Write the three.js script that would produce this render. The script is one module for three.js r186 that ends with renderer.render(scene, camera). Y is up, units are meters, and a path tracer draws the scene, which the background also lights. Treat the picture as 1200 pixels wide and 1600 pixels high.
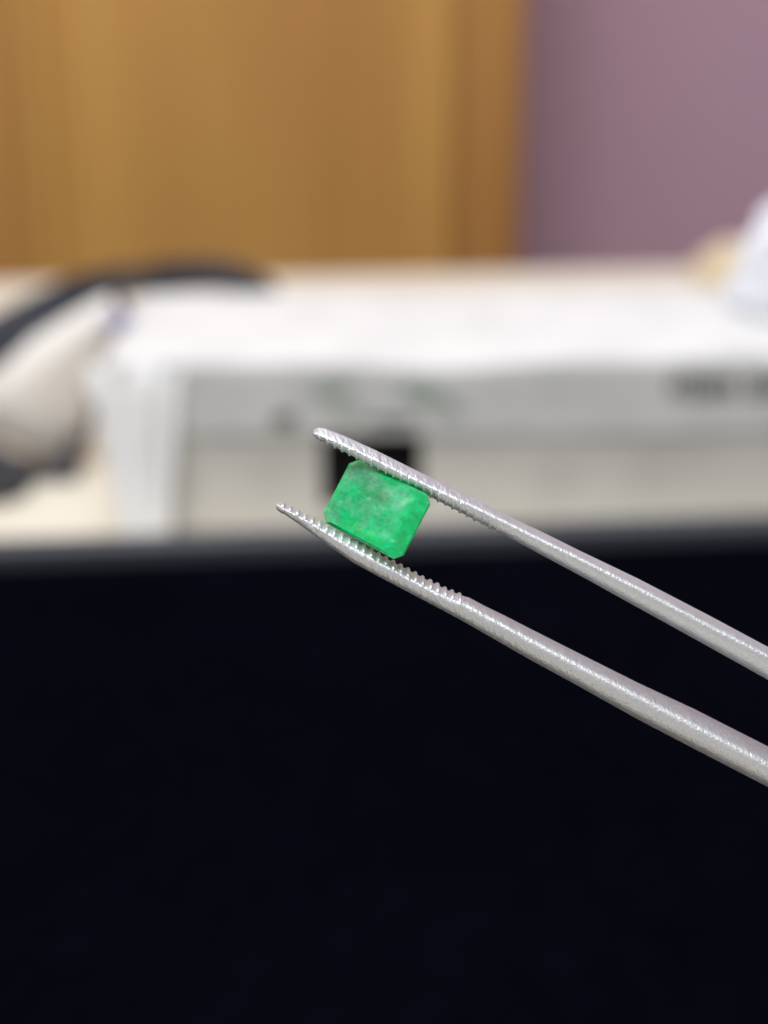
import * as THREE from 'three';
import { RoundedBoxGeometry } from 'three/addons/geometries/RoundedBoxGeometry.js';
import { RectAreaLightUniformsLib } from 'three/addons/lights/RectAreaLightUniformsLib.js';
import { mergeGeometries, mergeVertices } from 'three/addons/utils/BufferGeometryUtils.js';

// ---------- camera, light, exposure ----------
RectAreaLightUniformsLib.init();
const scene = new THREE.Scene();
const renderer = new THREE.WebGLRenderer({ antialias: true });
renderer.toneMapping = THREE.LinearToneMapping;
renderer.toneMappingExposure = 1.0;
renderer.shadowMap.enabled = true;
const FOV = 40, PITCH = 20 * Math.PI / 180, HEIGHT = 0.1637, GEM = 0.12;
const camera = new THREE.PerspectiveCamera(FOV, 0.75, 0.01, 20);
camera.position.set(0, HEIGHT, 0);
camera.rotation.set(-PITCH, 0, 0);
camera.focus = 0.1192;
camera.userData.fStop = 12.5;
camera.updateMatrixWorld();
scene.add(camera);
scene.background = new THREE.Color().setRGB(0.38, 0.375, 0.37);   // light coming back from the rest of the shop

function rng(seed) { let s = seed >>> 0; return () => { s = (s + 0x6D2B79F5) >>> 0; let t = Math.imul(s ^ (s >>> 15), 1 | s); t = (t + Math.imul(t ^ (t >>> 7), 61 | t)) ^ t; return ((t ^ (t >>> 14)) >>> 0) / 4294967296; }; }
const lin = (r, g, b) => new THREE.Color().setRGB(r, g, b);
function tag(o, label, category, group) { o.userData.label = label; o.userData.category = category; if (group) o.userData.group = group; return o; }
function mesh(name, geo, mat, parent) { const m = new THREE.Mesh(geo, mat); m.name = name; m.castShadow = m.receiveShadow = true; parent.add(m); return m; }
function thing(name, label, category, group) { const g = new THREE.Group(); g.name = name; scene.add(g); return tag(g, label, category, group); }

function ceilingLamp(name, label, x, y, z, w, d, power, tx, ty, tz, color) {
  const g = thing(name, label, 'lamp', 'ceiling panels over the counter');
  g.position.set(x, y, z);
  g.lookAt(tx, ty, tz);
  mesh('frame', new RoundedBoxGeometry(w + 0.04, d + 0.04, 0.03, 2, 0.006), new THREE.MeshStandardMaterial({ color: 0xdddddd, roughness: 0.6 }), g).position.z = -0.02;
  mesh('diffuser', new THREE.PlaneGeometry(w, d), new THREE.MeshStandardMaterial({ color: 0xffffff, emissive: 0xffffff, emissiveIntensity: 1 }), g).position.z = 0.0;
  const l = new THREE.RectAreaLight(color, power, w, d);
  l.position.copy(g.position);
  l.lookAt(tx, ty, tz);
  const dir = new THREE.Vector3(tx - x, ty - y, tz - z).normalize().multiplyScalar(0.005);
  l.position.add(dir);
  scene.add(l);
}
ceilingLamp('ceiling_lamp', 'square white ceiling panel above the counter', -0.15, 1.75, -0.45, 0.9, 0.6, 8.6, -0.15, 0, -0.45, new THREE.Color().setRGB(0.95, 0.98, 1.06));
ceilingLamp('ceiling_lamp_001', 'added white fill panel above and behind the camera', -0.25, 1.6, 0.6, 0.9, 0.5, 12, -0.1, 0.1, -0.3, new THREE.Color().setRGB(1.0, 0.98, 0.97));  // added fill lamp behind the camera, brightens gem, steel and carton front

// ---------- pixel helpers (photo is 1200 x 1600) ----------
const F = 800 / Math.tan(FOV * Math.PI / 360);
const RIGHT = new THREE.Vector3(1, 0, 0), UP = new THREE.Vector3(0, Math.cos(PITCH), -Math.sin(PITCH)), BACK = new THREE.Vector3(0, Math.sin(PITCH), Math.cos(PITCH));
const EYE = camera.position.clone(), PX = GEM / F;
const dirOf = (px, py) => RIGHT.clone().multiplyScalar((px - 600) / F).addScaledVector(UP, (800 - py) / F).sub(BACK);
const atDepth = (px, py, d = GEM) => EYE.clone().addScaledVector(dirOf(px, py), d);
function onLevel(px, py, y) { const d = dirOf(px, py); return EYE.clone().addScaledVector(d, (y - EYE.y) / d.y); }
function atZ(px, py, z) { const d = dirOf(px, py); return EYE.clone().addScaledVector(d, z / d.z); }

// ---------- noise and textures ----------
function noise2(seed, period) {
  const r = rng(seed), n = period, v = new Float32Array(n * n); for (let i = 0; i < n * n; i++) v[i] = r();
  return (x, y) => { const xi = Math.floor(x), yi = Math.floor(y); let fx = x - xi, fy = y - yi; fx = fx * fx * (3 - 2 * fx); fy = fy * fy * (3 - 2 * fy);
    const w = (i) => ((i % n) + n) % n, a = v[w(yi) * n + w(xi)], b = v[w(yi) * n + w(xi + 1)], c = v[w(yi + 1) * n + w(xi)], d = v[w(yi + 1) * n + w(xi + 1)];
    return (a + (b - a) * fx) * (1 - fy) + (c + (d - c) * fx) * fy; };
}
function texture(w, h, fn, srgb) {
  const a = new Uint8Array(w * h * 4);
  for (let y = 0; y < h; y++) for (let x = 0; x < w; x++) { const c = fn(x / w, y / h, x, y), o = (y * w + x) * 4; for (let k = 0; k < 3; k++) a[o + k] = Math.max(0, Math.min(255, Math.round(255 * (srgb ? Math.pow(Math.max(c[k], 0), 1 / 2.2) : c[k])))); a[o + 3] = 255; }
  const t = new THREE.DataTexture(a, w, h); t.magFilter = t.minFilter = THREE.LinearFilter; t.wrapS = t.wrapT = THREE.RepeatWrapping; if (srgb) t.colorSpace = THREE.SRGBColorSpace; t.needsUpdate = true; return t;
}
const clampf = (x, a = 0, b = 1) => Math.min(b, Math.max(a, x));
const smooth = (a, b, x) => { const t = clampf((x - a) / (b - a)); return t * t * (3 - 2 * t); };
const mix = (a, b, t) => a + (b - a) * t;
const lerpTable = (tab, x, k = 1) => { if (x <= tab[0][0]) { const [p, q] = tab; return p[k] + (q[k] - p[k]) * (x - p[0]) / (q[0] - p[0]); } for (let i = 1; i < tab.length; i++) if (x <= tab[i][0] || i === tab.length - 1) { const p = tab[i - 1], q = tab[i]; return p[k] + (q[k] - p[k]) * (x - p[0]) / (q[0] - p[0]); } };

// ---------- setting ----------
function struct(name, geo, mat) { const m = mesh(name, geo, mat, scene); m.userData.kind = 'structure'; return m; }
const WALL_Z = -1.45, FLOOR = -0.75;
// table top: back edge runs slightly away from the camera to the right
{
  const L = onLevel(0, 440, 0), R = onLevel(1200, 414, 0), dir = R.clone().sub(L).normalize();
  const a = L.clone().addScaledVector(dir, -0.5), b = R.clone().addScaledVector(dir, 0.5);
  const s = new THREE.Shape([[a.x, -a.z], [b.x, -b.z], [b.x, -0.06], [a.x, -0.06]].map(([x, y]) => new THREE.Vector2(x, y)));
  const g = new THREE.ExtrudeGeometry(s, { depth: 0.03, bevelEnabled: true, bevelSize: 0.002, bevelThickness: 0.002, bevelSegments: 2 });
  g.rotateX(-Math.PI / 2); g.translate(0, -0.032, 0);
  struct('table_top', g, new THREE.MeshStandardMaterial({ color: lin(0.82, 0.76, 0.64), roughness: 0.45 }));
}
const wn = noise2(11, 64), wn2 = noise2(12, 64);
{
  const nx = noise2(5, 256);
  const wallTex = texture(256, 256, (u, v) => { const n = 0.97 + 0.06 * nx(u * 128, v * 128); return [0.49 * n, 0.315 * n, 0.40 * n]; }, true);
  wallTex.repeat.set(6, 4);
  const w = struct('wall', new THREE.BoxGeometry(4, 3, 0.1), new THREE.MeshStandardMaterial({ map: wallTex, roughness: 0.85 }));
  w.position.set(0.5, FLOOR + 1.5, WALL_Z - 0.05);
  const f = struct('floor', new THREE.BoxGeometry(4, 0.05, 2.4), new THREE.MeshStandardMaterial({ color: lin(0.3, 0.27, 0.24), roughness: 0.6 }));
  f.position.set(0.5, FLOOR - 0.03, -0.75);
}
// ---------- wooden cupboard ----------
{
  const g = thing('wooden_cupboard', 'honey brown wooden cupboard side with vertical grain against mauve wall', 'cupboard');
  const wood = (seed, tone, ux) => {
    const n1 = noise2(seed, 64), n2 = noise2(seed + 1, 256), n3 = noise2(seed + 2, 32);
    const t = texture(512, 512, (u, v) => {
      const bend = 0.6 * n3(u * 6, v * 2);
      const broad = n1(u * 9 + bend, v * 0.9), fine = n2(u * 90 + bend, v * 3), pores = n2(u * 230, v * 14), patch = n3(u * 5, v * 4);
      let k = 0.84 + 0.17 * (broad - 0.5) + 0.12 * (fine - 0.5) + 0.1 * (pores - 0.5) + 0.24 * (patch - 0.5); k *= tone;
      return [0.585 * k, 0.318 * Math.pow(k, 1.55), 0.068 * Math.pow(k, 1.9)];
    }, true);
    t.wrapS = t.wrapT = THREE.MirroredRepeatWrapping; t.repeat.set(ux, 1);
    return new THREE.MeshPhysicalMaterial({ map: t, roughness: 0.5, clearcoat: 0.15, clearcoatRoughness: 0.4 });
  };
  const z = -1.18, x1 = atZ(818, 250, z).x, xm = atZ(706, 250, z).x, x0 = atZ(40, 250, z).x, xl = x0 - 0.5;
  const H = 1.9, y0 = FLOOR + 0.001;
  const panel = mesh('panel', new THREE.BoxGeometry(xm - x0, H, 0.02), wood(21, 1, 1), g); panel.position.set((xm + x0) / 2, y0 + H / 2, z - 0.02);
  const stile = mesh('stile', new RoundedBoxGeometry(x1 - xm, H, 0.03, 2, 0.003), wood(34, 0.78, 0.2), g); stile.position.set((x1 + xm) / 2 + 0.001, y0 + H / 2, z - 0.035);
  const edge = mesh('stile', new RoundedBoxGeometry(x0 - xl, H, 0.03, 2, 0.003), wood(44, 0.88, 0.4), g); edge.position.set((x0 + xl) / 2 - 0.001, y0 + H / 2, z - 0.035);
  const bead = mesh('bead', new RoundedBoxGeometry(0.018, H, 0.012, 2, 0.004), wood(54, 1.1, 0.1), g); bead.position.set(x0 + 0.014, y0 + H / 2, z - 0.004);
  const carcass = mesh('carcass', new THREE.BoxGeometry(x1 - xl, H - 0.002, z - 0.052 - WALL_Z), wood(61, 0.7, 1), g); carcass.position.set((x1 + xl) / 2, y0 + H / 2, (z - 0.052 + WALL_Z) / 2 + 0.001);
}

// ---------- black velvet tray ----------
{
  const g = thing('velvet_tray', 'flat black velvet tray with slate grey raised rim', 'tray');
  const A = onLevel(0, 884, 0.004), B = onLevel(1200, 842, 0.004), dir = B.clone().sub(A).normalize(), mid = A.clone().add(B).multiplyScalar(0.5);
  g.position.set(mid.x, 0.0005, mid.z); g.rotation.y = Math.atan2(-dir.z, dir.x);
  const W = 0.5, D = 0.34;
  const nv = noise2(71, 256);
  const bump = texture(256, 256, (u, v) => { const n = 0.6 * nv(u * 256, v * 256) + 0.4 * nv(u * 40, v * 40); return [n, n, n]; });
  bump.repeat.set(W / 0.03, D / 0.03);
  const nap = texture(256, 256, (u, v) => { const k = 0.75 + 0.35 * nv(u * 7, v * 7) * nv(u * 23 + 3, v * 19) + 0.5 * nv(u * 128, v * 128) ** 4; return [0.0019 * k, 0.0022 * k, 0.0048 * k].map((c) => c * 40); }, true);
  const velvet = new THREE.MeshPhysicalMaterial({ map: nap, color: lin(0.025, 0.025, 0.025), roughness: 1, specularIntensity: 0.0, bumpMap: bump, bumpScale: 0.0003 });
  const p = mesh('pad', new RoundedBoxGeometry(W, 0.0035, D, 3, 0.0015), velvet, g); p.position.set(0, 0.00175, D / 2);
  const rimMat = new THREE.MeshPhysicalMaterial({ color: lin(0.06, 0.065, 0.08), roughness: 0.55 });
  const t = 0.009, h = 0.0095;
  const bar = (w, d, x, z) => { const m = mesh('rim', new RoundedBoxGeometry(w, h, d, 3, 0.0025), rimMat, g); m.position.set(x, h / 2, z); };
  bar(W + 2 * t, t, 0, -t / 2 - 0.0005); bar(W + 2 * t, t, 0, D + t / 2 + 0.0005);
  bar(t, D, -W / 2 - t / 2 - 0.0005, D / 2); bar(t, D, W / 2 + t / 2 + 0.0005, D / 2);
}

// ---------- white carton with lid ----------
const BOX_Z = -0.431, BOX_TOP = EYE.y - onLevelDrop(570, -BOX_Z);
function onLevelDrop(py, D) { return D * Math.tan(PITCH + Math.atan((py - 800) / F)); }
{
  const g = thing('lidded_carton', 'wide white lidded carton with printed marks and opening backed in black for a dark inside', 'carton');
  const xl = atZ(182, 640, BOX_Z).x, xr = 0.30, w = xr - xl, depth = 0.110, h = BOX_TOP;
  g.position.set(xl, 0.0005, BOX_Z); g.rotation.y = 0.04;
  const paper = (r, gg, b, seed) => { const n = noise2(seed, 128); const t = texture(256, 256, (u, v) => { const k = 0.88 + 0.13 * n(u * 8, v * 8) + 0.06 * n(u * 26, v * 26) + 0.04 * n(u * 90, v * 90); return [r * k, gg * k, b * k]; }, true); return new THREE.MeshStandardMaterial({ map: t, roughness: 0.7 }); };
  const lidMat = paper(0.765, 0.77, 0.765, 81), bodyMat = paper(0.69, 0.675, 0.635, 82), whiteMat = paper(0.95, 0.95, 0.945, 83);
  const seam = EYE.y - onLevelDrop(686, -BOX_Z);
  // body: a front wall with an opening, and the other walls
  const px2x = (px) => atZ(px, 740, BOX_Z).x - xl, py2y = (py) => EYE.y - onLevelDrop(py, -BOX_Z);
  const wx0 = px2x(502), wx1 = px2x(660), wy0 = py2y(800), wy1 = py2y(688);
  const s = new THREE.Shape([[0, 0], [w, 0], [w, h - 0.004], [0, h - 0.004]].map(([x, y]) => new THREE.Vector2(x, y)));
  s.holes.push(new THREE.Path([[wx0, wy0], [wx0, wy1], [wx1, wy1], [wx1, wy0]].map(([x, y]) => new THREE.Vector2(x, y))));
  const fg = new THREE.ExtrudeGeometry(s, { depth: 0.002, bevelEnabled: false }); fg.translate(0, 0, -0.002);
  const uvs = (geo, k) => { const u = geo.attributes.uv; for (let i = 0; i < u.count; i++) u.setXY(i, u.getX(i) * k, u.getY(i) * k); return geo; };
  const box = (bw, bh, bd, x, y, z) => { const b = new THREE.BoxGeometry(bw, bh, bd); b.translate(x, y, z); return b.toNonIndexed(); };
  mesh('body', mergeGeometries([uvs(fg, 8), box(0.002, h - 0.004, depth - 0.0045, 0.0012, (h - 0.004) / 2, -depth / 2 - 0.0001), box(0.002, h - 0.004, depth - 0.0045, w - 0.0012, (h - 0.004) / 2, -depth / 2 - 0.0001), box(w, h - 0.004, 0.002, w / 2, (h - 0.004) / 2, -depth + 0.001)]), bodyMat, g);
  const inner = mesh('dark_inside_panel', new RoundedBoxGeometry(wx1 - wx0 + 0.01, wy1 - wy0 + 0.008, 0.004, 2, 0.0008), new THREE.MeshPhysicalMaterial({ color: lin(0.003, 0.003, 0.004), roughness: 0.5, specularIntensity: 0.4 }), g);  // black panel stands in for the shade inside the carton
  inner.position.set((wx0 + wx1) / 2, (wy0 + wy1) / 2, -0.0065);
  // lid: a warped shell, its skirt over the upper part of the walls
  const lidY = (x) => 0.0011 * Math.sin(x * 42 + 0.4) + 0.0006 * Math.sin(x * 97 + 1.0);
  const NX = 60, prof = [[0.0013, seam], [0.0014, seam + 0.001], [0.0016, h - 0.004], [0.0012, h - 0.0012], [0.0004, h - 0.0002], [-0.002, h], [-0.03, h + 0.0004], [-0.07, h + 0.0005], [-depth, h], [-depth - 0.0022, h - 0.001], [-depth - 0.0030, h - 0.004], [-depth - 0.0030, seam]];
  const pos = [], uv = [], idx = [];
  for (let i = 0; i <= NX; i++) for (let j = 0; j < prof.length; j++) { const x = mix(-0.003, w + 0.003, i / NX), [z, y] = prof[j], lift = y > seam + 0.002 ? lidY(x) * (z > -0.04 ? 1 : 0.4) : 0; pos.push(x, y + lift + (j < 2 ? 0.0008 * Math.sin(x * 30) : 0), z); uv.push(x * 8, (y - z) * 8); }
  const P = prof.length; for (let i = 0; i < NX; i++) for (let j = 0; j < P - 1; j++) { const a = i * P + j, b = a + P; idx.push(a, b, a + 1, a + 1, b, b + 1); }
  const lg = new THREE.BufferGeometry(); lg.setAttribute('position', new THREE.Float32BufferAttribute(pos, 3)); lg.setAttribute('uv', new THREE.Float32BufferAttribute(uv, 2)); lg.setIndex(idx); lg.computeVertexNormals();
  const lid = mesh('lid', lg, lidMat, g);
  for (const x of [-0.002, w + 0.002]) { const e = mesh('lid_side', new THREE.BoxGeometry(0.0015, h - seam - 0.003, depth + 0.003), lidMat, lid); e.position.set(x, (h + seam) / 2 - 0.001, -depth / 2); }
  // printed marks on the lid skirt, too blurred to read
  const ink = new THREE.MeshStandardMaterial({ color: lin(0.06, 0.06, 0.065), roughness: 0.8 }), green = new THREE.MeshStandardMaterial({ color: lin(0.42, 0.5, 0.43), roughness: 0.8 }), greyInk = new THREE.MeshStandardMaterial({ color: lin(0.2, 0.21, 0.19), roughness: 0.8 });
  const r = rng(5), ly = (py) => EYE.y - onLevelDrop(py, -BOX_Z - 0.003);
  const stroke = (x, y, sw, sh, mat, name = 'printed_mark') => { const m = mesh(name, new THREE.BoxGeometry(sw, sh, 0.0002), mat, lid); m.position.set(x, y, 0.0020); };
  const K = 0.455 / F;
  for (const [p0, p1] of [[1046, 1142], [1168, 1262]]) for (let x = p0; x < p1; x += 15) {   // strokes of a line of dark print
    stroke(px2x(x), ly(617), 5.5 * K, 36 * K, ink); stroke(px2x(x + 6), ly(r() < 0.5 ? 602 : 617), 7 * K, 7 * K, ink); if (r() < 0.6) stroke(px2x(x + 6), ly(632), 7 * K, 6 * K, ink);
  }
  const leaf = (px, py, rx, ry, turn, mat) => { const c = new THREE.CircleGeometry(1, 14); c.scale(rx * K, ry * K, 1); const m = mesh('printed_mark', c, mat, lid); m.position.set(px2x(px), ly(py), 0.0022); m.rotation.z = turn; };
  leaf(446, 662, 20, 13, 0.2, greyInk); leaf(520, 615, 34, 14, 0.3, green); leaf(660, 622, 36, 16, -0.35, green); leaf(705, 645, 20, 9, -0.4, green); leaf(545, 652, 26, 10, 0.1, green); leaf(610, 668, 40, 7, 0.0, greyInk);
  { const q = onLevel(194, 512, BOX_TOP).sub(g.position), c = new THREE.CircleGeometry(1, 18); c.scale(0.0042, 0.011, 1); c.rotateX(-Math.PI / 2); const m = mesh('printed_mark', c, new THREE.MeshStandardMaterial({ color: lin(0.13, 0.15, 0.42), roughness: 0.7 }), lid); m.position.set(q.x, h + 0.0022, q.z); m.rotation.y = -0.35; }
  // loose pleated flap of white paper at the left end
  const fp = [], fu = [], fi = [], NU = 40, NV = 12;
  for (let j = 0; j <= NV; j++) for (let i = 0; i <= NU; i++) {
    const u = i / NU, v = j / NV, left = atZ(mix(186, 140, v), 640, BOX_Z).x - xl, right = atZ(mix(262, 288, v), 640, BOX_Z).x - xl, x = mix(left, right, u);
    const y = 0.001 + v * (h + 0.001 - 0.0025 * (1 - u)), z = 0.0035 + 0.0085 * (1 - v) - 0.001 * u - 0.002 * (1 - u) * (1 - u) + 0.0012 * Math.sin(u * 11 + v * 1.2) * (0.4 + 0.6 * v) + 0.0006 * Math.sin(u * 23 - v * 3) - (v > 0.9 ? 0.02 * (v - 0.9) : 0);
    fp.push(x, y, z); fu.push(u * 0.5, v * 0.5);
  }
  for (let j = 0; j < NV; j++) for (let i = 0; i < NU; i++) { const a = j * (NU + 1) + i, b = a + NU + 1; fi.push(a, a + 1, b, a + 1, b + 1, b); }
  const pg = new THREE.BufferGeometry(); pg.setAttribute('position', new THREE.Float32BufferAttribute(fp, 3)); pg.setAttribute('uv', new THREE.Float32BufferAttribute(fu, 2)); pg.setIndex(fi); pg.computeVertexNormals();
  mesh('paper_flap', pg, whiteMat, g);
}

// ---------- cream pouch with dark trim and strap, left ----------
{
  const g = thing('pouch', 'cream pouch with navy trim and dark arched strap beside white carton', 'pouch');
  const z0 = -0.505, base = new THREE.Vector3(atZ(60, 720, z0).x, 0.0005, z0); g.position.copy(base);
  const loc = (px, py, z = z0) => atZ(px, py, z).sub(base);
  const outline = [[-160, 640], [-110, 600], [0, 556], [60, 522], [120, 486], [176, 462], [196, 480], [184, 530], [160, 600], [136, 668], [118, 700], [75, 714], [30, 700], [-30, 676], [-110, 664]].map(([x, y]) => loc(x, y));
  const curve = new THREE.CatmullRomCurve3(outline, true, 'centripetal'), ring = curve.getPoints(120);
  const cx = loc(40, 610);
  // pillow: front and back bulging from the seam
  const pos = [], idx = [], NR = 9, N = 120;
  for (const side of [1, -1]) { const b = pos.length / 3; for (let k = 0; k <= NR; k++) for (let i = 0; i < N; i++) { const t = k / NR, p = ring[i].clone().lerp(cx, 1 - t), bulge = side * 0.011 * Math.sqrt(1 - t * t) ; pos.push(p.x, p.y, p.z + bulge); }
    for (let k = 0; k < NR; k++) for (let i = 0; i < N; i++) { const a = b + k * N + i, c = b + k * N + (i + 1) % N, d = a + N, e = c + N; if (side > 0) idx.push(a, c, d, c, e, d); else idx.push(a, d, c, c, d, e); } }
  const bg = new THREE.BufferGeometry(); bg.setAttribute('position', new THREE.Float32BufferAttribute(pos, 3)); bg.setIndex(idx); bg.computeVertexNormals();
  mesh('body', bg, new THREE.MeshStandardMaterial({ color: lin(0.9, 0.86, 0.81), roughness: 0.7 }), g);
  const navy = new THREE.MeshStandardMaterial({ color: lin(0.035, 0.042, 0.085), roughness: 0.6 }), dark = new THREE.MeshStandardMaterial({ color: lin(0.045, 0.05, 0.065), roughness: 0.55 });
  const sub = (a, b) => new THREE.CatmullRomCurve3(curve.getPoints(300).slice(a, b));
  mesh('trim', new THREE.TubeGeometry(new THREE.CatmullRomCurve3([[176, 462], [190, 478], [186, 525], [165, 590], [142, 655], [133, 700]].map(([x, y]) => loc(x, y, z0 + 0.001))), 60, 0.0016, 8), navy, g);
  // dark base the pouch rests on
  const s = new THREE.Shape([[-170, 668], [0, 682], [39, 704], [75, 714], [118, 694], [127, 664], [136, 690], [135, 727], [90, 724], [44, 732], [38, 752], [0, 756], [-170, 752]].map(([x, y]) => { const p = loc(x, y); return new THREE.Vector2(p.x, Math.max(0, p.y)); }));
  const sg = new THREE.ExtrudeGeometry(s, { depth: 0.012, bevelEnabled: true, bevelSize: 0.0008, bevelThickness: 0.0008, bevelSegments: 2 }); sg.translate(0, 0.0012, 0.012);
  mesh('base', sg, dark, g);
  // strap, arching over and down behind the carton
  const sp = [[-160, 600, -0.49], [-60, 560, -0.495], [0, 527, -0.50], [60, 494, -0.51], [120, 465, -0.525], [180, 446, -0.55], [240, 436, -0.585], [310, 430, -0.6], [372, 436, -0.605], [412, 460, -0.605], [428, 505, -0.605], [432, 560, -0.605]].map(([x, y, z]) => loc(x, y, z));
  const sc = new THREE.CatmullRomCurve3(sp), SN = 90, ps = [], pi = [], M = 12;
  for (let i = 0; i <= SN; i++) { const t = i / SN, c = sc.getPoint(t), d = sc.getTangent(t), wide = mix(0.0082, 0.0066, smooth(0.3, 0.75, t)), n = new THREE.Vector3(-d.y, d.x, 0).normalize(); for (let k = 0; k < M; k++) { const a = k / M * Math.PI * 2; const q = c.clone().addScaledVector(n, Math.cos(a) * wide); q.z += Math.sin(a) * 0.002; ps.push(q.x, q.y, q.z); } }
  for (let i = 0; i < SN; i++) for (let k = 0; k < M; k++) { const a = i * M + k, b = i * M + (k + 1) % M; pi.push(a, b, a + M, b, b + M, a + M); }
  const tg = new THREE.BufferGeometry(); tg.setAttribute('position', new THREE.Float32BufferAttribute(ps, 3)); tg.setIndex(pi); tg.computeVertexNormals();
  mesh('strap', tg, dark, g);
}

// ---------- crumpled tissue on the carton, and the small block behind ----------
{
  const base = onLevel(1185, 498, BOX_TOP + 0.0015), n = noise2(91, 64), n2 = noise2(92, 64);
  const ico = mergeVertices((() => { const q = new THREE.IcosahedronGeometry(1, 14); q.deleteAttribute('uv'); q.deleteAttribute('normal'); return q; })());
  const p = ico.attributes.position, v = new THREE.Vector3();
  for (let i = 0; i < p.count; i++) { v.fromBufferAttribute(p, i); const a = Math.atan2(v.z, v.x) * 2.5 + 9, b = v.y * 3 + 7, ridge = Math.abs(n(a, b) - 0.5) * 2, r2 = Math.abs(n2(a * 2.2, b * 2.2) - 0.5) * 2; v.multiplyScalar(0.74 + 0.3 * ridge + 0.14 * r2); const up = v.y; v.x *= 0.027; v.z *= 0.02; v.y = (up < -0.45 ? -0.45 : up) * 0.032; v.x += Math.max(0, up) * 0.012; p.setXYZ(i, v.x, v.y, v.z); }
  ico.computeVertexNormals(); ico.computeBoundingBox(); ico.translate(0, -ico.boundingBox.min.y, 0);
  const m = mesh('crumpled_tissue', ico, new THREE.MeshStandardMaterial({ color: lin(0.84, 0.86, 0.92), roughness: 0.8 }), scene); m.position.copy(base).add(new THREE.Vector3(0.018, 0, -0.016)); tag(m, 'crumpled white tissue lying on the lid of the white carton', 'tissue');
  const bp = onLevel(1108, 428, 0.0005); const blk = new THREE.ExtrudeGeometry(new THREE.Shape([[-0.012, 0], [0.05, 0], [0.05, 0.02], [0.006, 0.018], [-0.008, 0.008]].map(([x, y]) => new THREE.Vector2(x, y))), { depth: 0.03, bevelEnabled: true, bevelSize: 0.002, bevelThickness: 0.002, bevelSegments: 2 });
  blk.translate(0, 0.002, -0.015);
  const k = mesh('beige_block', blk, new THREE.MeshStandardMaterial({ color: lin(0.8, 0.68, 0.48), roughness: 0.7 }), scene); k.position.copy(bp); k.position.z += 0.02; tag(k, 'small beige block on the table behind the white carton', 'block');
}

// ---------- dark cable on the table ----------
{
  const pts = [[-140, 742], [-70, 768], [-20, 770], [14, 764], [30, 752], [36, 740], [44, 728]].map(([x, y]) => onLevel(x, y, 0.0042));
  const m = mesh('cable', new THREE.TubeGeometry(new THREE.CatmullRomCurve3(pts), 60, 0.0036, 12), new THREE.MeshStandardMaterial({ color: lin(0.03, 0.03, 0.036), roughness: 0.6 }), scene);
  tag(m, 'thick dark cable lying on the table before the cream pouch', 'cable');
}

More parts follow.
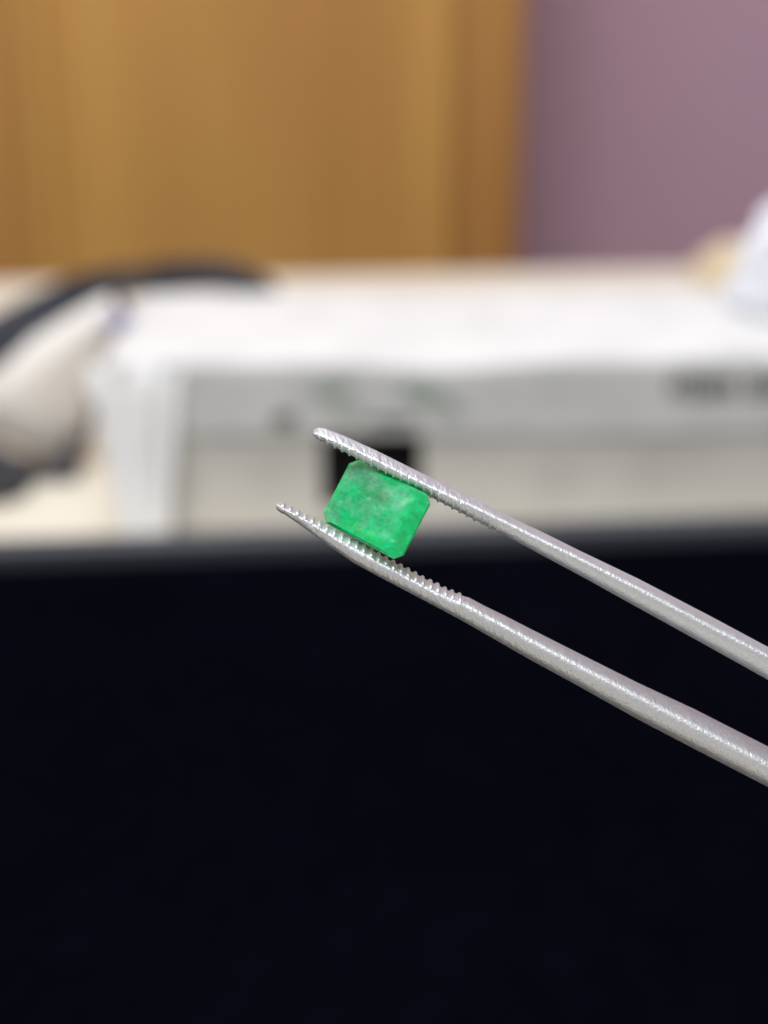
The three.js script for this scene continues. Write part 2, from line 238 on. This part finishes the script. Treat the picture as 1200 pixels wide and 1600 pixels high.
// ---------- emerald ----------
const ANG = 27.5 * Math.PI / 180;
{
  const c0 = atDepth(587.5, 795);
  const U = RIGHT.clone().multiplyScalar(Math.cos(ANG)).addScaledVector(UP, -Math.sin(ANG)), V = RIGHT.clone().multiplyScalar(Math.sin(ANG)).addScaledVector(UP, Math.cos(ANG));
  const a = 25 * Math.PI / 180, N0 = BACK.clone();
  const U2 = U.clone().multiplyScalar(Math.cos(a)).addScaledVector(N0, Math.sin(a)), N2 = N0.clone().multiplyScalar(Math.cos(a)).addScaledVector(U, -Math.sin(a));
  const L = 141 * PX / Math.cos(a) / 2, W = 112.5 * PX / 2, mm = 0.001;
  const ring = (l, w, c, z) => [[-l + c, w], [l - c, w], [l, w - c], [l, -w + c], [l - c, -w], [-l + c, -w], [-l, -w + c], [-l, w - c]].map(([x, y]) => new THREE.Vector3(x, y, z));
  const rings = [ring(L - 0.92 * mm, W - 0.26 * mm, 0.6 * mm, 0.62 * mm).map((p) => p.setX(p.x - 0.2 * mm)), ring(L - 0.07 * mm, W - 0.06 * mm, 0.65 * mm, 0.16 * mm), ring(L, W, 0.66 * mm, 0.07 * mm), ring(L, W, 0.66 * mm, -0.12 * mm), ring(L * 0.76, W * 0.72, 0.5 * mm, -1.5 * mm), ring(L * 0.5, W * 0.4, 0.3 * mm, -2.5 * mm), ring(L * 0.3, W * 0.05, 0.02 * mm, -3.0 * mm)];
  const tri = [], pushTri = (p, q, r) => tri.push(p, q, r);
  for (let k = 0; k < rings.length - 1; k++) for (let i = 0; i < 8; i++) { const j = (i + 1) % 8, A = rings[k][i], B = rings[k][j], C = rings[k + 1][i], D = rings[k + 1][j]; pushTri(A, B, D); pushTri(A, D, C); }
  const cap = (r, up) => { const c = r.reduce((s, p) => s.add(p), new THREE.Vector3()).multiplyScalar(1 / 8); for (let i = 0; i < 8; i++) { const j = (i + 1) % 8; up ? pushTri(c, r[j], r[i]) : pushTri(c, r[i], r[j]); } };
  cap(rings[0], true); cap(rings[rings.length - 1], false);
  const pos = [], uv = []; for (const p of tri) { pos.push(p.x, p.y, p.z); uv.push(p.x / (2 * L) + 0.5, p.y / (2 * W) + 0.5); }
  const geo = new THREE.BufferGeometry(); geo.setAttribute('position', new THREE.Float32BufferAttribute(pos, 3)); geo.setAttribute('uv', new THREE.Float32BufferAttribute(uv, 2)); geo.computeVertexNormals();
  const g1 = noise2(101, 64), g2 = noise2(102, 128), g3 = noise2(103, 256), r = rng(77);
  const flecks = []; for (let i = 0; i < 75; i++) flecks.push([0.06 + 0.8 * r(), 0.08 + 0.84 * r(), 0.003 + 0.012 * r() * r(), 0.12 + 0.5 * r() * r(), r() * 3.14, 1 + 1.2 * r()]);
  flecks.push([0.80, 0.80, 0.03, 0.9, 1.05, 2.2], [0.77, 0.74, 0.02, 0.6, 1.05, 2], [0.15, 0.36, 0.014, 1.1, 0, 1], [0.41, 0.58, 0.012, 0.9, 0.6, 2.4], [0.86, 0.22, 0.013, 0.8, 0.2, 2], [0.5, 0.5, 0.03, 0.3, 0.4, 2.5]);
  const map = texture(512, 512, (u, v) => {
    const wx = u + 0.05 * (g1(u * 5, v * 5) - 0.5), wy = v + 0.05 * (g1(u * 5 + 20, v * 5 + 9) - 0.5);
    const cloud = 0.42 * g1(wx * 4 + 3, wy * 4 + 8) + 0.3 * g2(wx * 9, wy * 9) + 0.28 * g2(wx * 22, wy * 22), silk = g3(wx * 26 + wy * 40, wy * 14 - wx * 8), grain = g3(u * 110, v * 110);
    let haze = clampf(2.3 * (cloud - 0.3)) * (0.75 + 0.5 * silk) * (0.86 + 0.28 * grain);  // milky inclusions together with the reflected veil on the table, painted as colour
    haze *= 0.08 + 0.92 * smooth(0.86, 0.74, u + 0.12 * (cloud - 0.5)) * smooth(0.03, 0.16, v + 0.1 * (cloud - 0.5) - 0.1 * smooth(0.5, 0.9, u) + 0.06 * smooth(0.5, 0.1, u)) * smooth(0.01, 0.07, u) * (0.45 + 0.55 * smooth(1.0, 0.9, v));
    let R = mix(0.0, 0.27, haze), G = mix(0.86, 0.82, haze), B = mix(0.3, 0.54, haze);  // haze-free edges are greener: the stone's inner glow painted into the colour
    const brown = Math.exp(-(((u - 0.55) / 0.1) ** 2 + ((v - 0.68) / 0.09) ** 2)) * (0.5 + 0.7 * g2(u * 16, v * 16)) * 0.75; R = mix(R, 0.17, brown * 0.6); G = mix(G, 0.42, brown); B = mix(B, 0.2, brown);
    const yellow = Math.exp(-(((u - 0.52) / 0.14) ** 2 + ((v - 0.12) / 0.07) ** 2)) * g2(u * 11 + 4, v * 11); R += 0.07 * yellow; B *= 1 - 0.5 * yellow;
    for (const [fx, fy, fr, fs, ft, fe] of flecks) { const dx = u - fx, dy = (v - fy) * 0.78, c = Math.cos(ft), s = Math.sin(ft), e = ((dx * c + dy * s) / (fr * fe)) ** 2 + ((-dx * s + dy * c) / fr) ** 2; if (e < 6) { const k = Math.exp(-e) * fs * (0.6 + 0.6 * grain); R += 0.3 * k; G += 0.3 * k; B += 0.28 * k; } }
    return [R, G, B];
  }, true);
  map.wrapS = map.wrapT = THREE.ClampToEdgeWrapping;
  const tm = texture(256, 256, (u, v) => { const c = 0.5 * g1(u * 5 + 1, v * 5) + 0.3 * g2(u * 13, v * 13) + 0.2 * g2(u * 40, v * 40), k = 0.62 - 0.34 * clampf(2 * (c - 0.25)); return [k, k, k]; });
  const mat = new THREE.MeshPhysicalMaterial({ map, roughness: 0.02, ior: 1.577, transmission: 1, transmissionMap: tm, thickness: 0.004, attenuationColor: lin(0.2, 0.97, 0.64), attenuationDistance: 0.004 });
  const m = thing('emerald', '', ''); m.position.copy(c0); m.quaternion.setFromRotationMatrix(new THREE.Matrix4().makeBasis(U2, V, N2));
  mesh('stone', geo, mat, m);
  // veils and flakes inside the stone
  const fl = []; for (let i = 0; i < 520; i++) {
    const z = mix(-1.5, 0.4, r()) * mm, k = z < 0 ? 1 + z / (3.4 * mm) : 1, n = 5 + Math.floor(r() * 3), sz = (0.08 + 0.5 * r() * r() * r()) * mm, sh = [];
    for (let q = 0; q < n; q++) { const a2 = q / n * 6.283 + 0.4 * r(), rr = sz * (0.5 + 0.6 * r()); sh.push([Math.cos(a2) * rr * 1.5, Math.sin(a2) * rr * 0.7]); }
    const e = new THREE.Euler((r() - 0.5) * 2.2, (r() - 0.5) * 2.2, r() * 6.28), o = new THREE.Vector3((r() * 1.66 - 0.88) * (L - 0.8 * mm) * k, (r() * 2 - 1) * (W - 0.75 * mm) * k, z), P = [];
    const pt = (x, y) => new THREE.Vector3(x, y, 0.1 * Math.sin(x * 9000) * sz).applyEuler(e).add(o); for (let q = 0; q < n; q++) { const A = pt(0, 0), B = pt(...sh[q]), C = pt(...sh[(q + 1) % n]); P.push(A.x, A.y, A.z, B.x, B.y, B.z, C.x, C.y, C.z); }
    const b = new THREE.BufferGeometry(); b.setAttribute('position', new THREE.Float32BufferAttribute(P, 3)); b.computeVertexNormals(); fl.push(b);
  }
  const inc = mesh('inclusions', mergeGeometries(fl), new THREE.MeshPhysicalMaterial({ color: lin(0.75, 0.95, 0.8), roughness: 1, transmission: 0.5, thickness: 0 }), m); inc.userData.kind = 'stuff';
  tag(m, 'rectangular step cut green emerald gripped between the tweezer tips', 'gemstone');
}

// ---------- tweezers ----------
{
  const g = thing('tweezers', 'sandblasted steel gem tweezers with serrated tips holding the emerald', 'tweezers');
  const base = atDepth(600, 850); g.position.copy(base);
  const gn = noise2(111, 512), gm = noise2(112, 64);
  const bump = texture(512, 512, (u, v) => { const n = 0.5 * gn(u * 128, v * 128) + 0.25 * gn(u * 64 + 7, v * 64) + 0.25 * gn(u * 64 + v * 8, v * 16); return [n, n, n]; });
  const rough = texture(256, 256, (u, v) => { const n = 0.86 + 0.2 * gn(u * 96, v * 96) - 0.1 + 0.1 * gm(u * 20, v * 20); return [n, n, n]; });
  bump.repeat.set(1, 1);
  const steel = new THREE.MeshStandardMaterial({ color: lin(0.73, 0.75, 0.775), metalness: 1, roughness: 0.62, roughnessMap: rough, bumpMap: bump, bumpScale: 0.00006 });
  // edges in photo pixels at the jaw's distance: [x, top, bottom, ridge, width across in mm]
  const upper = [[490, 670, 682, 678, 1.2], [497, 667.5, 687, 679, 1.5], [507, 668.5, 690, 683, 1.6], [537, 680, 705, 695, 1.8], [587, 703, 730, 719, 2.0], [637, 728, 757, 744, 2.2], [687, 752, 783, 768, 2.4], [753, 784.5, 817, 798, 2.6], [796, 807, 840, 819, 2.8], [850, 832, 869, 846, 3.0], [908, 861, 900, 874, 3.2], [1000, 905, 951, 921, 3.6], [1112, 963, 1013, 980, 4.0], [1200, 1010, 1062, 1025, 4.4], [1500, 1160, 1226, 1182, 5.4], [2000, 1412, 1486, 1437, 7.2], [2500, 1672, 1736, 1694, 8.2], [2900, 1884, 1938, 1903, 8.4], [3000, 1936, 1986, 1954, 7.8]];
  const lower = [[432, 784, 797, 789, 1.2], [438, 785, 801, 791, 1.4], [445, 789, 804, 795, 1.5], [470, 801, 821, 808, 1.7], [500, 816, 843, 825, 1.8], [553, 845, 880, 857, 2.0], [607, 874, 909, 886, 2.2], [670, 907, 942, 920, 2.4], [700, 922, 958, 934, 2.5], [733, 934, 976, 947, 2.6], [757, 947, 990, 961, 2.7], [790, 963, 1009, 978, 2.9], [825, 981, 1029, 997, 3.0], [900, 1019, 1070, 1037, 3.3], [1000, 1069, 1126, 1088, 3.7], [1090, 1111, 1173, 1135, 4.0], [1200, 1167, 1230, 1192, 4.5], [1500, 1318, 1390, 1345, 5.4], [2000, 1560, 1632, 1588, 7.2], [2500, 1772, 1834, 1795, 8.2], [2900, 1939, 1992, 1958, 8.4], [3000, 1987, 2036, 2004, 7.8]];
  function section(tab, x, inset, isUpper) {
    let [yt, yb, yr, wd] = [1, 2, 3, 4].map((k) => lerpTable(tab, x, k)); wd *= 0.001;
    if (isUpper) yb -= inset; else yt += inset;
    const x0 = tab[0][0], tip = Math.sqrt(clampf((x - x0 + 1.5) / 8)); const mid = (yt + yb) / 2; yt = mix(mid, yt, 0.7 + 0.3 * tip); yb = mix(mid, yb, 0.7 + 0.3 * tip); wd *= 0.5 + 0.5 * tip; yr = clampf(yr, yt + 2, yb - 2);
    let loop = [[yb, -0.12], [mix(yb, yr, 0.18), 0.3], [mix(yb, yr, 0.6), 0.47], [yr, 0.5], [mix(yr, yt, 0.35), 0.28], [yt, -0.22], [mix(yt, yb, 0.12), -0.44], [mix(yt, yb, 0.5), -0.5], [mix(yt, yb, 0.86), -0.42]];
    for (let it = 0; it < 2; it++) { const o = []; for (let i = 0; i < loop.length; i++) { const p = loop[i], q = loop[(i + 1) % loop.length]; o.push([mix(p[0], q[0], 0.25), mix(p[1], q[1], 0.25)], [mix(p[0], q[0], 0.75), mix(p[1], q[1], 0.75)]); } loop = o; }
    const lo = Math.min(...loop.map((p) => p[0])), hi = Math.max(...loop.map((p) => p[0]));
    return loop.map(([y, w]) => { const yy = mix(yt, yb, (y - lo) / (hi - lo)); return atDepth(x, yy).addScaledVector(BACK, w * wd).sub(base); });
  }
  function arm(tab, isUpper, toothFrom, toothTo) {
    const xs = []; const x0 = tab[0][0]; for (let x = x0; x < x0 + 16; x += 1) xs.push(x); for (let x = x0 + 16; x < 860; x += 1.6) xs.push(x); for (let x = 860; x < 1300; x += 4) xs.push(x); for (let x = 1300; x <= 3000; x += 25) xs.push(x);
    const inset = (x) => (isUpper ? -0.6 : 0.8) * smooth(toothFrom - 6, toothFrom + 4, x) * smooth(toothTo + 14, toothTo + 4, x);
    const rib = noise2(isUpper ? 131 : 132, 256), axis = RIGHT.clone().multiplyScalar(0.877).addScaledVector(UP, -0.48);
    const rows = xs.map((x) => { const r = section(tab, x, inset(x), isUpper), c = r.reduce((q, p) => q.add(p), new THREE.Vector3()).multiplyScalar(1 / r.length), amp = 2.1 * PX * smooth(850, 760, x); if (amp > 0) r.forEach((p, k) => { const d = p.clone().sub(c), front = smooth(-0.0002, 0.0005, d.dot(BACK)), along = d.dot(axis); d.addScaledVector(axis, -along).normalize(); p.addScaledVector(d, amp * front * (0.6 * rib(x / 4.2, k * 0.22) + 0.4 * rib(x / 2.2 + 50, k * 0.5) - 0.5)); }); return r; }), M = rows[0].length, pos = [], uv = [], idx = [];
    let len = 0; const wob = noise2(isUpper ? 121 : 122, 128);
    rows.forEach((r, i) => { if (i) len += r[0].distanceTo(rows[i - 1][0]); let per = 0; for (let k = 0; k <= M; k++) { const p = r[k % M]; if (k) per += p.distanceTo(r[(k - 1) % M]); pos.push(p.x, p.y, p.z); uv.push(len / 0.012, per / 0.012); } });
    const S = M + 1; for (let i = 0; i < rows.length - 1; i++) for (let k = 0; k < M; k++) { const a = i * S + k, b = a + 1, c = a + S, d = c + 1; idx.push(a, c, b, b, c, d); }
    for (const [ri, flip] of [[0, 0], [rows.length - 1, 1]]) { const c = rows[ri].reduce((s, p) => s.add(p), new THREE.Vector3()).multiplyScalar(1 / M); if (!flip) c.addScaledVector(RIGHT, -1.5 * PX).addScaledVector(UP, 0.7 * PX); const n = pos.length / 3; pos.push(c.x, c.y, c.z); uv.push(flip ? len / 0.012 : 0, 0); for (let k = 0; k < M; k++) { const a = ri * S + k, b = a + 1; flip ? idx.push(n, b, a) : idx.push(n, a, b); } }
    const geo = new THREE.BufferGeometry(); geo.setAttribute('position', new THREE.Float32BufferAttribute(pos, 3)); geo.setAttribute('uv', new THREE.Float32BufferAttribute(uv, 2)); geo.setIndex(idx); geo.computeVertexNormals();
    // the seam where the outline closes: average its two columns of normals
    const nrm = geo.attributes.normal; for (let i = 0; i < rows.length; i++) { const a = i * S, b = a + M, n = new THREE.Vector3().fromBufferAttribute(nrm, a).add(new THREE.Vector3().fromBufferAttribute(nrm, b)).normalize(); nrm.setXYZ(a, n.x, n.y, n.z); nrm.setXYZ(b, n.x, n.y, n.z); }
    const m = mesh('arm', geo, steel, g);
    const r = rng(isUpper ? 7 : 8), pitch = 11.55;
    for (let x = toothFrom; x <= toothTo; x += pitch * (0.97 + 0.06 * r())) {
      const loop = section(tab, x, inset(x), isUpper), M4 = loop.length, at = (f) => loop[((Math.round(f * M4) % M4) + M4) % M4];
      // corners of the outline: 0 bottom, 3 ridge, 5 top (of 9)
      const span = isUpper ? [2.3, 1.6, 0.8, 0, -0.6, -1.2] : [1.6, 2.3, 3.1, 4.2, 5.1, 5.9];
      const pts = span.map((f) => at((f + 0.5) / 9));
      const c = pts.reduce((s, p) => s.add(p), new THREE.Vector3()).multiplyScalar(1 / pts.length);
      const rad = ((isUpper ? 2.1 : 3.6) + 0.8 * r()) * PX, fade = 0.7 + 0.7 * r();
      const curve = new THREE.CatmullRomCurve3(pts.map((p, i) => p.clone().lerp(c, [0.24, 0.14, 0.06, 0, 0, 0][i] * fade)));
      const SEG = 12, RS = 7, P = [], I = [], UVs = [];
      const T = new THREE.Vector3().copy(RIGHT).multiplyScalar(Math.cos(0.5)).addScaledVector(UP, -Math.sin(0.5));
      for (let i = 0; i <= SEG; i++) { const t = i / SEG, q = curve.getPoint(t), d = curve.getTangent(t), n = new THREE.Vector3().crossVectors(d, T).normalize(), rr = rad * (0.45 + 0.55 * smooth(0, 0.3, t)) * (0.5 + 0.5 * smooth(1, 0.93, t)); for (let k = 0; k < RS; k++) { const a = k / RS * Math.PI * 2, s = q.clone().addScaledVector(T, Math.cos(a) * rr * 0.95).addScaledVector(n, Math.sin(a) * rr); P.push(s.x, s.y, s.z); UVs.push(k / RS * 0.1 + x * 0.07, t * 0.2); } }
      for (let i = 0; i < SEG; i++) for (let k = 0; k < RS; k++) { const a = i * RS + k, b = i * RS + (k + 1) % RS; I.push(a, a + RS, b, b, a + RS, b + RS); }
      for (const [row, fl] of [[0, 0], [SEG, 1]]) { const q = curve.getPoint(row / SEG), n = P.length / 3; P.push(q.x, q.y, q.z); UVs.push(0, 0); for (let k = 0; k < RS; k++) { const a = row * RS + k, b = row * RS + (k + 1) % RS; fl ? I.push(n, b, a) : I.push(n, a, b); } }
      const tg = new THREE.BufferGeometry(); tg.setAttribute('position', new THREE.Float32BufferAttribute(P, 3)); tg.setAttribute('uv', new THREE.Float32BufferAttribute(UVs, 2)); tg.setIndex(I); tg.computeVertexNormals();
      mesh('tooth', tg, steel, m);
    }
    return m;
  }
  arm(upper, true, 500, 778);
  arm(lower, false, 442, 722);
}

renderer.setSize(768, 1024);
renderer.render(scene, camera);
